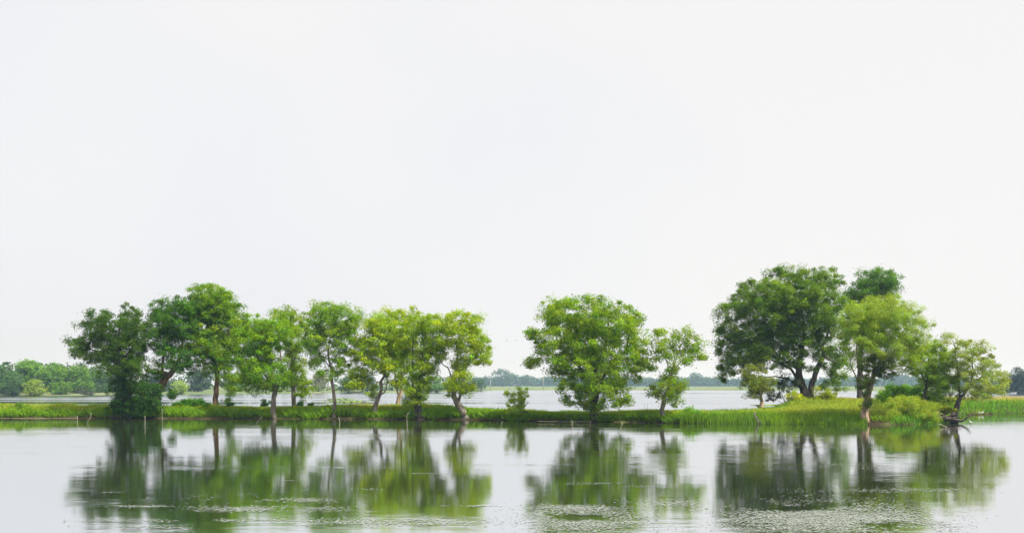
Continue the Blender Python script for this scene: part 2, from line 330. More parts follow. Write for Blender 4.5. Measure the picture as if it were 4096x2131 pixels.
def make_tree(name, label, cat, D, wood, lobes, color, bark='grey', density=1.0, rc=0.34, per=58, leaf=0.155, group=None, base_z=None, var=0.16, flat=0.8, aspect=0.5, droop=0.0, depth=1.0, seg=7, twig_r=0.008, mat=None, colors=None):
    """WOOD: list of polylines, each a list of (px, py, radius m[, depth offset m]); the first starts at the foot."""
    b = P(wood[0][0][0], wood[0][0][1], D)
    if mat is None: per = int(per * 1.75); leaf *= 0.8
    if group == 'trees along the causeway': density *= 0.86
    root = empty(name, b); tag(root, label, cat, group)
    tb = Tubes(); nodes = []
    for li, line in enumerate(wood):
        ctl = [np.append(P(q[0], q[1], D) + np.array([0, q[3] if len(q) > 3 else 0, 0]), q[2]) for q in line]
        if li == 0:
            foot = ctl[0].copy(); foot[2] -= 0.5; foot[3] *= 1.45; up_ = ctl[0] + (ctl[1] - ctl[0]) * min(0.5, 0.35 / (np.linalg.norm(ctl[1][:3] - ctl[0][:3]) + 1e-6))
            ctl[0][3] *= 1.28; ctl = [foot, ctl[0], up_] + ctl[1:]
        s = spline(ctl, 0.3); m = len(s); s[1:-1, :3] += rv(m - 2, 0.012 + 0.06 * s[:, 3].mean())[:, :3]
        s[:, 3] = np.maximum(s[:, 3] * (np.interp(np.arange(m) / m, [0, 0.4, 0.7], [1, 1, 0.7]) if li == 0 else 0.72), 0.012)
        tb.add(s[:, :3], s[:, 3], seg, 0.12)
        nodes += list(s[int(m * (0.45 if li == 0 else 0.25)):])
    tb.build('trunk', M_BARK[bark], root, loc=b)
    pts, u = lobe_clumps(lobes, D, density, rc, depth)
    tv, tf = twig_mesh(grow(nodes, pts, twig_r))
    mesh_obj('twigs', tv, tf, M_BARK[bark], root, loc=b, smooth=True)['kind'] = 'stuff'
    rad = rc * rng.uniform(0.55, 1.5, len(pts))
    cols = colors or [color]; cm = np.mean(cols, 0); cols = [0.68 * cm + 0.32 * np.array(c_) for c_ in cols]; sel = rng.integers(0, len(cols), len(pts)); Vs, Fs, Cs, k = [], [], [], 0
    for i, cc in enumerate(cols):
        g = sel == i
        if not g.any(): continue
        v, f, c = leaf_batch(pts[g], rad[g], per, leaf, cc, var, flat, aspect, u[g], droop)
        Vs.append(v); Fs.append(f + k); Cs.append(c); k += len(v)
    mesh_obj('crown', np.concatenate(Vs), np.concatenate(Fs), mat or M_LEAF, root, np.concatenate(Cs), loc=b)
    return root
def make_bush(name, label, D, lobes, color, foot=None, density=1.0, rc=0.22, per=60, leaf=0.11, group=None, flat=0.6, aspect=0.5, depth=0.8, colors=None, droop=0.0, stems=5, cat='shrub'):
    fx_, fy_ = foot if foot else (np.mean([q[0] for q in lobes]), max(q[1] + q[3] for q in lobes))
    b = P(fx_, fy_, D)
    z = float(land_z(np.array([b[0]]), np.array([b[1]]))[0][0]); b[2] = max(z, -0.05)
    pyb = HZ + (H - b[2]) * F / D; k = F / D
    wood = []
    for i in range(stems):
        q = lobes[i % len(lobes)]
        wood.append([(fx_ + rng.uniform(-0.15, 0.15) * k, pyb, 0.022, rng.uniform(-0.2, 0.2)), ((fx_ + q[0]) / 2, (pyb + q[1]) / 2, 0.018, rng.uniform(-0.3, 0.3)), (q[0], q[1], 0.012, rng.uniform(-0.3, 0.3))])
    return make_tree(name, label, cat, D, wood, lobes, color, 'brown', density, rc, per, leaf, group, flat=flat, aspect=aspect, depth=depth, colors=colors, droop=droop, seg=5, twig_r=0.007)

G_DARK = (0.06, 0.13, 0.014); G_OLIVE = (0.17, 0.24, 0.010); G_MID = (0.14, 0.34, 0.012); G_LIME = (0.38, 0.52, 0.012); G_DEEP = (0.045, 0.17, 0.016); G_YEL = (0.46, 0.54, 0.014); G_WILLOW = (0.30, 0.48, 0.045)
ROW = 'trees along the causeway'
make_tree('dark_leaning_tree', 'dark olive tree spreading left over the water at the left end of the row', 'tree', 80.6,
    [[(517, 1668, .26), (508, 1600, .23), (498, 1540, .2), (488, 1470, .17), (470, 1400, .12), (476, 1316, .07)], [(500, 1545, .14), (540, 1480, .1), (560, 1400, .08), (575, 1330, .05)], [(488, 1470, .12), (420, 1420, .09), (350, 1390, .05)]],
    [(372, 1316, 58, 60), (476, 1312, 84, 72), (525, 1243, 46, 30), (475, 1268, 40, 28), (306, 1366, 28, 26), (365, 1400, 74, 46), (320, 1405, 30, 28), (496, 1405, 99, 70), (584, 1336, 46, 66), (555, 1474, 74, 48), (470, 1490, 48, 50), (420, 1440, 40, 30), (388, 1255, 26, 20)],
    G_DARK, 'dark', 1.0, colors=[(0.05, 0.14, 0.016), G_DARK, (0.13, 0.23, 0.012)], leaf=0.16, per=60, group=ROW)
make_bush('waterside_shrub', 'dense dark green shrub hugging the foot of the dark leaning tree', 79.9,
    [(480, 1555, 56, 44), (545, 1545, 40, 36), (590, 1590, 46, 44), (500, 1610, 62, 44), (560, 1625, 55, 34), (460, 1628, 34, 26), (605, 1560, 36, 34), (615, 1628, 38, 28), (570, 1655, 60, 14)], G_DEEP, (520, 1672), 1.3, 0.26, 60, 0.13, colors=[G_DARK, G_DEEP])
make_tree('leaning_brown_tree', 'tree with a thick brown trunk leaning right beside the dark leaning tree', 'tree', 82.6,
    [[(618, 1640, .36), (622, 1600, .33), (632, 1565, .3), (650, 1530, .3), (680, 1495, .26), (712, 1450, .2), (725, 1390, .15), (735, 1310, .09)], [(655, 1520, .2), (650, 1470, .13), (655, 1380, .09), (655, 1260, .05)], [(700, 1470, .14), (760, 1430, .09), (775, 1330, .06), (765, 1230, .04)]],
    [(707, 1425, 80, 56), (745, 1468, 48, 30), (658, 1356, 50, 70), (653, 1243, 50, 56), (625, 1262, 30, 40), (732, 1292, 76, 84), (757, 1220, 55, 50), (643, 1498, 34, 30), (672, 1300, 50, 60), (690, 1570, 24, 26)],
    G_MID, 'brown', 1.1, colors=[G_DEEP, G_MID, G_DARK], group=ROW)
make_tree('tall_round_tree', 'tallest of the left row, dense round crown on an upright brown trunk', 'tree', 84.0,
    [[(860, 1640, .24), (862, 1590, .2), (866, 1540, .18), (868, 1484, .17), (866, 1400, .14), (856, 1302, .1), (848, 1210, .05)], [(868, 1470, .12), (900, 1400, .09), (920, 1310, .06), (925, 1240, .03)], [(866, 1430, .12), (830, 1370, .08), (800, 1280, .05)]],
    [(840, 1172, 84, 40), (905, 1222, 62, 62), (800, 1235, 62, 62), (855, 1235, 80, 60), (935, 1290, 40, 56), (806, 1300, 75, 60), (890, 1316, 84, 70), (826, 1366, 84, 66), (900, 1400, 75, 60), (865, 1440, 72, 48), (915, 1490, 52, 40), (840, 1480, 36, 34), (930, 1540, 40, 34), (904, 1588, 32, 28)],
    G_MID, 'brown', 1.05, colors=[G_MID, G_LIME, G_DEEP], group=ROW)
make_tree('wide_low_tree', 'wide light green tree on a short pale trunk standing in the water', 'tree', 79.0,
    [[(1094, 1676, .20), (1093, 1630, .18), (1094, 1590, .17), (1100, 1555, .17), (1092, 1500, .14), (1080, 1420, .1), (1050, 1330, .05)], [(1098, 1560, .13), (1130, 1500, .09), (1120, 1400, .06), (1115, 1320, .03)], [(1094, 1550, .12), (1050, 1480, .08), (1010, 1400, .06), (1000, 1300, .03)]],
    [(1001, 1306, 60, 54), (960, 1350, 34, 44), (1045, 1365, 96, 55), (1023, 1430, 100, 57), (1076, 1493, 106, 56), (1000, 1500, 50, 44), (1010, 1545, 34, 38), (1098, 1540, 56, 28), (1111, 1330, 62, 62), (1075, 1290, 40, 40)],
    G_LIME, 'grey', 1.3, colors=[G_LIME, G_MID, G_MID], group=ROW)
make_tree('airy_top_tree', 'tree with thin airy top and yellowish low leaves, trunk rising behind the grass', 'tree', 84.6,
    [[(1176, 1640, .2), (1175, 1600, .17), (1173, 1560, .16), (1166, 1458, .13), (1166, 1350, .09), (1140, 1260, .04)], [(1172, 1550, .09), (1205, 1530, .06), (1235, 1530, .03)], [(1168, 1460, .09), (1195, 1380, .06), (1195, 1280, .03)]],
    [(1129, 1256, 44, 34), (1186, 1286, 52, 44), (1182, 1361, 64, 55), (1186, 1436, 62, 57), (1182, 1506, 56, 42), (1232, 1548, 38, 30), (1204, 1578, 30, 22), (1150, 1310, 40, 40)],
    G_LIME, 'grey', 1.25, colors=[G_LIME, G_OLIVE, G_MID], group=ROW)
make_tree('slender_tree', 'slender tree with a long thin wavy trunk and a broad open crown', 'tree', 78.6,
    [[(1336, 1676, .17), (1339, 1634, .14), (1335, 1568, .12), (1327, 1520, .12), (1323, 1467, .11), (1313, 1423, .09), (1320, 1360, .07), (1325, 1270, .03)], [(1322, 1460, .07), (1350, 1415, .055), (1375, 1370, .04), (1400, 1290, .03)], [(1322, 1470, .06), (1290, 1430, .045), (1265, 1370, .03)]],
    [(1279, 1250, 52, 44), (1340, 1244, 66, 38), (1428, 1268, 32, 40), (1323, 1310, 88, 50), (1398, 1295, 50, 50), (1261, 1361, 50, 54), (1258, 1426, 44, 44), (1300, 1370, 40, 36), (1385, 1361, 58, 44), (1380, 1427, 58, 42), (1318, 1494, 52, 24), (1355, 1470, 34, 30), (1235, 1320, 36, 40)],
    G_MID, 'grey', 1.15, colors=[G_MID, G_LIME, (0.13, 0.27, 0.03)], group=ROW)
make_tree('forked_leaning_tree', 'tree whose grey trunk forks low and leans right, just right of the slender tree', 'tree', 78.6,
    [[(1496, 1676, .22), (1500, 1626, .17), (1512, 1592, .16), (1525, 1560, .12), (1526, 1524, .11), (1540, 1500, .09), (1552, 1436, .07), (1560, 1330, .03)], [(1508, 1600, .1), (1492, 1575, .07), (1480, 1530, .05), (1450, 1490, .03)], [(1516, 1584, .08), (1538, 1566, .07), (1548, 1530, .05), (1530, 1450, .04), (1500, 1330, .03)]],
    [(1495, 1298, 50, 46), (1552, 1326, 66, 52), (1517, 1383, 76, 52), (1480, 1425, 74, 50), (1442, 1493, 52, 40), (1420, 1530, 46, 30), (1495, 1560, 24, 38), (1552, 1467, 62, 38), (1540, 1262, 46, 28), (1450, 1380, 34, 44), (1580, 1390, 44, 50)],
    G_LIME, 'grey', 1.3, colors=[G_LIME, G_YEL, G_MID], group=ROW)
make_tree('set_back_tree', 'set-back tree with a pale forked trunk behind the dry grass mound', 'tree', 87.0,
    [[(1590, 1635, .22), (1594, 1600, .18), (1602, 1572, .14), (1606, 1530, .1), (1610, 1400, .07), (1635, 1270, .03)], [(1597, 1585, .11), (1585, 1550, .09), (1580, 1500, .06), (1585, 1350, .03)]],
    [(1580, 1262, 40, 30), (1644, 1255, 38, 30), (1613, 1326, 60, 60), (1605, 1397, 64, 55), (1587, 1467, 56, 50), (1583, 1524, 44, 24), (1640, 1380, 50, 50)],
    G_LIME, 'tan', 1.3, colors=[G_LIME, G_YEL, G_MID], group=ROW)
make_tree('thick_trunk_tree', 'light green tree on a short thick trunk with leaves hanging down near the water', 'tree', 77.6,
    [[(1674, 1678, .30), (1672, 1630, .26), (1671, 1590, .24), (1680, 1520, .12), (1690, 1430, .07), (1690, 1340, .04)], [(1672, 1600, .14), (1650, 1540, .1), (1650, 1420, .06), (1655, 1300, .03)], [(1682, 1500, .1), (1725, 1400, .06), (1735, 1310, .03)]],
    [(1657, 1600, 54, 30), (1690, 1590, 40, 30), (1657, 1545, 60, 44), (1690, 1485, 60, 50), (1650, 1428, 66, 50), (1693, 1361, 70, 60), (1657, 1295, 58, 40), (1728, 1300, 54, 42), (1737, 1397, 44, 55), (1715, 1450, 44, 44)],
    G_LIME, 'dark', 1.3, colors=[G_LIME, G_MID, G_LIME], group=ROW)
make_tree('bent_trunk_tree', 'tree with a bent trunk curving left out of the water, last of the left row', 'tree', 77.0,
    [[(1862, 1679, .29), (1853, 1645, .25), (1832, 1612, .22), (1817, 1582, .19), (1820, 1524, .14), (1826, 1458, .1), (1835, 1370, .06), (1840, 1280, .03)], [(1833, 1606, .15), (1845, 1560, .12), (1852, 1500, .08), (1890, 1420, .05), (1910, 1350, .03)], [(1818, 1540, .08), (1790, 1470, .06), (1760, 1440, .04), (1775, 1330, .03)]],
    [(1842, 1262, 50, 30), (1781, 1298, 54, 46), (1882, 1298, 54, 50), (1825, 1350, 84, 55), (1918, 1357, 44, 50), (1882, 1414, 68, 46), (1944, 1445, 20, 20), (1935, 1400, 30, 34), (1838, 1462, 55, 34), (1847, 1524, 66, 42), (1800, 1556, 34, 30), (1875, 1562, 40, 26), (1765, 1400, 30, 40)],
    G_LIME, 'grey', 1.2, colors=[G_LIME, G_YEL, G_MID], group=ROW)
make_tree('leaning_sapling', 'small sapling leaning left over the water in the wide gap of the row', 'sapling', 74.6,
    [[(2126, 1684, .12), (2127, 1668, .10), (2112, 1650, .085), (2088, 1640, .06), (2082, 1600, .05), (2080, 1566, .03)], [(2086, 1635, .04), (2100, 1622, .035), (2116, 1608, .025)], [(2083, 1610, .03), (2050, 1585, .02), (2035, 1575, .012)]],
    [(2034, 1577, 24, 14), (2086, 1566, 28, 18), (2051, 1608, 34, 20), (2064, 1636, 46, 14), (2095, 1590, 18, 18), (2060, 1652, 40, 10), (2080, 1620, 26, 20)], G_MID, 'dark', 0.95, 0.22, 46, 0.14, colors=[(0.48, 0.62, 0.08), (0.36, 0.54, 0.05)], group=ROW)
make_tree('broad_centre_tree', 'broad bushy tree standing alone in the water with drooping lower leaves and dark trunk', 'tree', 72.0,
    [[(2378, 1696, .38), (2372, 1670, .32), (2377, 1640, .28), (2382, 1580, .25), (2380, 1500, .2), (2370, 1400, .14), (2360, 1270, .06)], [(2380, 1560, .16), (2440, 1470, .12), (2500, 1400, .09), (2530, 1290, .04)], [(2380, 1540, .15), (2310, 1460, .11), (2240, 1380, .08), (2200, 1260, .04)], [(2378, 1480, .12), (2420, 1380, .09), (2440, 1250, .04)]],
    [(2346, 1207, 90, 26), (2196, 1240, 50, 52), (2258, 1258, 95, 60), (2425, 1229, 66, 38), (2535, 1264, 50, 44), (2434, 1295, 106, 62), (2135, 1326, 24, 24), (2223, 1361, 84, 62), (2346, 1379, 114, 75), (2500, 1348, 84, 62), (2139, 1445, 28, 22), (2180, 1420, 40, 36), (2214, 1462, 55, 44), (2302, 1467, 95, 60), (2456, 1449, 100, 55), (2566, 1436, 60, 50), (2570, 1380, 40, 40), (2267, 1546, 44, 44), (2285, 1599, 42, 28), (2368, 1540, 74, 60), (2378, 1612, 50, 38), (2491, 1546, 58, 44), (2496, 1592, 40, 22), (2330, 1300, 90, 60), (2320, 1515, 50, 44), (2425, 1505, 52, 44), (2430, 1570, 44, 40), (2330, 1590, 40, 40), (2540, 1500, 44, 36), (2340, 1622, 46, 26), (2420, 1618, 42, 26), (2480, 1602, 46, 24), (2122, 1336, 26, 18), (2128, 1456, 30, 18), (2590, 1462, 34, 24)],
    G_MID, 'dark', 1.0, colors=[G_MID, G_LIME, G_LIME, G_DEEP], group=ROW, per=58)
make_tree('sparse_tree', 'sparse small tree with a leafy ball low on the trunk and bare branches above it', 'tree', 70.8,
    [[(2650, 1690, .19), (2650, 1640, .15), (2655, 1610, .14), (2664, 1570, .12), (2682, 1520, .1), (2690, 1470, .08), (2700, 1430, .05), (2690, 1370, .03)], [(2682, 1520, .06), (2670, 1450, .05), (2640, 1400, .035), (2630, 1340, .02)], [(2690, 1490, .06), (2730, 1440, .045), (2780, 1400, .03), (2790, 1370, .02)], [(2686, 1500, .05), (2710, 1420, .04), (2740, 1340, .02)]],
    [(2663, 1548, 66, 40), (2637, 1584, 40, 28), (2694, 1595, 28, 28), (2637, 1326, 36, 32), (2676, 1361, 48, 30), (2619, 1392, 38, 30), (2698, 1401, 52, 22), (2742, 1330, 42, 24), (2786, 1379, 44, 36), (2808, 1419, 28, 20), (2742, 1432, 48, 18), (2725, 1545, 24, 26), (2690, 1478, 24, 26), (2676, 1508, 28, 18), (2660, 1430, 30, 24), (2720, 1375, 36, 26)],
    G_MID, 'grey', 1.35, 0.36, colors=[G_MID, G_LIME, G_OLIVE], group=ROW, per=58)
ISL = 'trees on the island'
make_tree('great_dark_tree', 'biggest tree, broad dark green dome on a thick forked trunk on the mound', 'tree', 94.0,
    [[(3232, 1612, .62), (3228, 1590, .5), (3212, 1555, .34), (3196, 1477, .28), (3206, 1396, .22), (3217, 1315, .15), (3200, 1200, .08)], [(3240, 1590, .42), (3246, 1546, .36), (3266, 1482, .32), (3292, 1423, .27), (3289, 1385, .18), (3312, 1330, .14), (3325, 1220, .06)],
     [(3222, 1580, .22), (3190, 1530, .18), (3168, 1480, .15), (3110, 1450, .11), (3020, 1400, .07), (2930, 1340, .04)], [(3198, 1480, .16), (3150, 1450, .13), (3090, 1400, .1), (3010, 1310, .06), (2960, 1230, .03)], [(3206, 1400, .13), (3160, 1320, .1), (3110, 1220, .06), (3120, 1120, .03)], [(3222, 1572, .14), (3160, 1520, .1), (3100, 1505, .07), (3040, 1510, .04)], [(3290, 1420, .14), (3320, 1440, .1), (3345, 1450, .06)]],
    [(3126, 1098, 64, 36), (3207, 1118, 90, 46), (3314, 1094, 28, 22), (3314, 1148, 58, 46), (3051, 1160, 78, 50), (2981, 1137, 18, 18), (3169, 1192, 112, 64), (2965, 1208, 68, 46), (2922, 1258, 54, 48), (3051, 1251, 100, 66), (3207, 1251, 112, 60), (3314, 1222, 55, 55), (2911, 1332, 54, 48), (3008, 1342, 100, 60), (3137, 1325, 100, 58), (3277, 1315, 60, 50), (2895, 1391, 44, 38), (2992, 1412, 96, 52), (3105, 1400, 80, 44), (2911, 1460, 40, 48), (2888, 1516, 22, 28), (2960, 1465, 46, 36), (3225, 1450, 44, 40), (3335, 1385, 50, 50), (3341, 1466, 48, 58), (3335, 1536, 46, 28), (3040, 1460, 50, 30), (3380, 1230, 30, 34), (3230, 1345, 60, 44), (3262, 1395, 44, 36), (3160, 1440, 46, 30), (3120, 1470, 40, 26), (3300, 1300, 50, 40), (3180, 1390, 60, 40)],
    G_DARK, 'dark', 1.08, 0.40, colors=[(0.12, 0.25, 0.012), (0.28, 0.44, 0.012), (0.06, 0.14, 0.014)], leaf=0.18, per=64, group=ISL, flat=1.4)
make_tree('dark_rear_tree', 'dark green tree top rising behind the pale willow, right of the great dark tree', 'tree', 104.0,
    [[(3440, 1608, .3), (3440, 1500, .26), (3445, 1380, .2), (3470, 1260, .13), (3500, 1140, .06)], [(3445, 1380, .12), (3420, 1280, .08), (3410, 1200, .04)], [(3460, 1300, .1), (3530, 1220, .07), (3555, 1150, .03)]],
    [(3502, 1120, 92, 48), (3448, 1165, 66, 44), (3556, 1152, 46, 40), (3400, 1200, 42, 40), (3500, 1190, 80, 50), (3450, 1260, 70, 60), (3530, 1260, 60, 50), (3400, 1330, 40, 50), (3360, 1430, 30, 40), (3480, 1350, 70, 60)],
    G_DARK, 'dark', 1.0, 0.40, colors=[(0.09, 0.22, 0.016), (0.13, 0.28, 0.016)], leaf=0.18, per=60, group=ISL, flat=1.2)
make_tree('pale_willow', 'pale olive willow with fine leaves on a tan split trunk at the water edge', 'tree', 67.4,
    [[(3457, 1697, .28), (3458, 1660, .25), (3460, 1635, .2), (3470, 1584, .17), (3492, 1510, .17), (3502, 1423, .13), (3515, 1330, .09), (3520, 1230, .04)], [(3480, 1545, .12), (3440, 1480, .08), (3425, 1400, .06), (3425, 1290, .03)], [(3496, 1490, .11), (3560, 1420, .08), (3620, 1340, .05), (3640, 1270, .03)], [(3462, 1600, .07), (3432, 1525, .06), (3405, 1466, .05), (3400, 1440, .03), (3415, 1415, .02)]],
    [(3518, 1205, 78, 26), (3422, 1258, 66, 50), (3529, 1260, 104, 56), (3620, 1251, 50, 52), (3679, 1302, 38, 44), (3427, 1332, 70, 54), (3545, 1335, 112, 58), (3653, 1364, 62, 48), (3448, 1392, 52, 36), (3529, 1400, 96, 40), (3400, 1300, 36, 44), (3610, 1420, 56, 36), (3570, 1452, 54, 30), (3440, 1424, 40, 34)],
    G_WILLOW, 'tan', 1.05, 0.3, colors=[G_WILLOW, (0.36, 0.48, 0.06), (0.26, 0.38, 0.05)], leaf=0.13, aspect=0.30, per=84, group=ISL, droop=0.5)
make_bush('trunk_creeper', 'dark green leafy growth wrapped around the trunk of the pale willow', 66.9,
    [(3491, 1480, 62, 44), (3552, 1490, 44, 34), (3465, 1536, 40, 40), (3478, 1582, 26, 30), (3470, 1612, 20, 24), (3520, 1440, 50, 30)], G_MID, (3466, 1690), 1.0, 0.25, 60, 0.12, colors=[(0.09, 0.17, 0.03), G_OLIVE], depth=0.5, stems=3)
make_tree('olive_middle_tree', 'olive green tree rising from the bright shrub right of the pale willow', 'tree', 71.5,
    [[(3704, 1660, .16), (3702, 1600, .13), (3700, 1546, .12), (3710, 1470, .09), (3720, 1400, .04)], [(3702, 1560, .08), (3745, 1500, .06), (3760, 1440, .03)], [(3704, 1530, .06), (3660, 1470, .05), (3560, 1462, .035)]],
    [(3717, 1402, 66, 44), (3663, 1450, 64, 44), (3755, 1450, 50, 54), (3717, 1503, 70, 44), (3771, 1530, 52, 50), (3755, 1584, 52, 32), (3640, 1400, 40, 36)],
    G_WILLOW, 'dark', 1.1, 0.3, colors=[(0.34, 0.50, 0.04), (0.26, 0.42, 0.03)], aspect=0.34, per=70, group=ISL)
make_tree('waterside_leaning_tree', 'sparse tree at the right tip of the island leaning out over the water', 'tree', 70.4,
    [[(3815, 1668, .2), (3824, 1640, .19), (3832, 1610, .17), (3842, 1586, .14), (3868, 1560, .1), (3890, 1500, .07), (3885, 1410, .04)], [(3836, 1605, .11), (3838, 1550, .09), (3830, 1470, .06), (3815, 1370, .03)], [(3866, 1562, .08), (3920, 1510, .06), (3965, 1480, .03)]],
    [(3798, 1358, 46, 26), (3878, 1388, 66, 36), (3825, 1428, 62, 42), (3932, 1428, 52, 36), (3970, 1480, 48, 36), (3878, 1477, 64, 38), (3868, 1525, 54, 36), (3948, 1532, 46, 40), (3975, 1562, 24, 24), (3825, 1490, 40, 30), (4000, 1510, 22, 26), (3930, 1575, 26, 16), (3905, 1588, 36, 16), (3990, 1545, 20, 22), (3852, 1560, 36, 22)],
    G_WILLOW, 'dark', 0.62, 0.28, colors=[(0.36, 0.46, 0.09), (0.27, 0.36, 0.07)], aspect=0.34, per=70, group=ISL)
make_tree('little_olive_tree', 'little olive tree on a short dark trunk beneath the spreading edge of the great tree', 'tree', 81.0,
    [[(3046, 1632, .17), (3046, 1600, .13), (3042, 1576, .1), (3030, 1545, .07), (3018, 1500, .04)], [(3043, 1580, .07), (3054, 1550, .06), (3065, 1510, .03)], [(3042, 1582, .05), (3015, 1555, .04), (2998, 1540, .02)]],
    [(3019, 1493, 54, 36), (2995, 1540, 34, 34), (3064, 1536, 36, 34), (3008, 1582, 30, 20), (3030, 1545, 30, 30)], G_OLIVE, 'tan', 1.0, 0.25, colors=[G_OLIVE, (0.22, 0.27, 0.05)], leaf=0.12, per=70, group=ISL)
make_bush('grey_tangled_shrub', 'grey-green tangled shrub left of the great tree trunk', 93.0, [(3115, 1555, 46, 36), (3150, 1530, 40, 36), (3090, 1585, 36, 22), (3185, 1545, 26, 30)], (0.08, 0.11, 0.06), (3150, 1612), 0.6, 0.26, 46, 0.13, colors=[(0.08, 0.11, 0.06), (0.06, 0.08, 0.04)], stems=9)
SH = 'shrubs on the bank'
make_bush('yellow_shrub', 'yellow-green shrub at the left foot of the great dark tree', 91.5, [(3172, 1588, 30, 24), (3195, 1596, 22, 18)], G_YEL, (3182, 1612), 1.2, 0.22, 50, 0.13, SH)
make_bush('yellow_shrub', 'yellow-green shrub at the right foot of the great dark tree', 91.5, [(3285, 1570, 28, 30), (3326, 1578, 30, 26), (3300, 1594, 42, 18)], G_YEL, (3300, 1612), 1.1, 0.25, 50, 0.13, SH, colors=[G_YEL, G_OLIVE])
make_bush('bright_shrub', 'large bright green shrub behind the olive mound between willow and middle tree', 73.5, [(3560, 1570, 42, 28), (3615, 1560, 50, 28), (3660, 1576, 46, 28), (3705, 1590, 36, 26), (3690, 1605, 44, 26), (3530, 1592, 30, 24), (3610, 1595, 70, 24)], (0.2, 0.48, 0.02), (3610, 1632), 1.2, 0.26, 56, 0.15, SH, colors=[(0.2, 0.5, 0.02), (0.3, 0.52, 0.02), G_MID])
make_bush('olive_mound_shrub', 'wide rounded olive shrub mound at the water edge right of the willow', 69.0, [(3560, 1638, 56, 36), (3620, 1622, 62, 40), (3690, 1638, 52, 38), (3610, 1662, 100, 26), (3526, 1656, 34, 32), (3718, 1668, 32, 22), (3560, 1680, 60, 14), (3660, 1682, 60, 14)], G_OLIVE, (3615, 1690), 1.3, 0.30, 70, 0.24, SH, aspect=0.13, droop=-0.9, colors=[(0.36, 0.46, 0.04), (0.44, 0.50, 0.06), (0.28, 0.46, 0.03)], stems=9, flat=0.2)
make_bush('leafy_yellow_plant', 'yellow-green leafy plant overhanging the fallen log at the island tip', 70.2, [(3765, 1632, 36, 12), (3790, 1640, 28, 12), (3745, 1625, 24, 14)], (0.27, 0.34, 0.03), (3752, 1668), 1.2, 0.16, 40, 0.16, SH)
make_bush('bright_shrub', 'small bright green shrub on the bank right of the sparse tree', 71.0, [(2765, 1650, 32, 22), (2752, 1664, 26, 16), (2785, 1656, 20, 16)], (0.15, 0.31, 0.025), (2765, 1682), 1.3, 0.2, 56, 0.13, SH, colors=[(0.22, 0.48, 0.02), G_MID])
make_bush('low_dark_shrub', 'low dark green shrub sunk in the grass near the small bright shrub', 70.6, [(2835, 1656, 30, 10), (2865, 1660, 22, 9)], G_MID, (2845, 1684), 1.2, 0.17, 50, 0.12, SH)
make_bush('crest_shrub', 'dark leafy shrub on the crest right of the leaning brown trunk', 82.4, [(760, 1612, 42, 16), (790, 1606, 26, 16), (715, 1618, 30, 10), (822, 1618, 26, 9)], G_DEEP, (770, 1640), 1.2, 0.2, 50, 0.14, SH, colors=[G_DEEP, G_MID])
make_bush('low_round_shrub', 'low round green shrub in dry grass at the left edge of the bank', 81.0, [(72, 1624, 32, 10), (110, 1630, 34, 9)], G_MID, (90, 1648), 1.3, 0.18, 50, 0.12, SH, colors=[(0.12, 0.20, 0.03), G_MID])
for px, tall, side in ((1065, 26, 'broad-leaved plant on the crest just left of the short pale trunk'), (1250, 12, 'small weed on the crest between the airy tree and the slender trunk'), (1208, 14, 'small weed on the crest right of the set-back trunk'), (925, 14, 'small weed on the crest right of the tall round tree')):
    make_bush('crest_weed', side, 82.5, [(px, 1622 - tall * 0.5, 16, tall * 0.5), (px - 10, 1620, 12, 7)], G_DEEP, (px, 1640), 0.9, 0.15, 26, 0.17, 'weeds on the crest', cat='plant', stems=3)

# ------------------------------------------------------------------ grass on the bank
def blades(x, y, h, wd, color, lean=0.35):
    n = len(x); z, s = land_z(x, y); z = np.maximum(z, -0.12)
    a = rng.uniform(0, 2 * math.pi, n); di = np.stack([np.cos(a), np.sin(a), np.zeros(n)], 1)
    b = rng.uniform(0, 2 * math.pi, n); le = np.stack([np.cos(b), np.sin(b), np.zeros(n)], 1) * (h * lean * rng.uniform(0.2, 1.3, n))[:, None]
    p0 = np.stack([x, y, z - 0.03], 1); up = np.array([0, 0, 1.0])
    m = p0 + up * (h * 0.55)[:, None] + le * 0.35; t = p0 + up * h[:, None] + le
    hw = (wd * 0.5)[:, None] * di
    V = np.stack([p0 - hw, p0 + hw, m + hw * 0.7, t], 1).reshape(-1, 3)
    return V, np.arange(n * 4).reshape(n, 4), np.repeat(color, 4, 0)
def pick(n, lo, hi, smin=-0.15, smax=99, dens=None):
    """Random points on the land with photo column in LO..HI."""
    xs, ys, got = [], [], 0
    x0 = min((lo - 2048) * d_ / F for d_ in (64, 160)); x1 = max((hi - 2048) * d_ / F for d_ in (64, 160))
    while got < n:
        m = n * 6; y = rng.uniform(64, 160, m); x = rng.uniform(max(x0, -48), min(x1, 72), m); px = 2048 + F * x / y
        c = (px > lo) & (px < hi) & (rng.uniform(0, 1, m) < np.clip((80 / y) ** 3, 0, 1)) & (y < np.interp(px, [2900, 3000, 3100], [92, 92, 160]))
        x = x[c]; y = y[c]; s = inside_dist(x, y); e = 0.9 * (fbm(x * 1.1, y * 1.1, 71) - 0.45); ok = (s > smin + e * (smin < 0.5)) & (s < smax) & ~((2048 + F * x / y > 3500) & (2048 + F * x / y < 3745) & (y < 71.0) & (s > 1.0))
        xs.append(x[ok]); ys.append(y[ok]); got += ok.sum()
    return np.concatenate(xs)[:n], np.concatenate(ys)[:n]
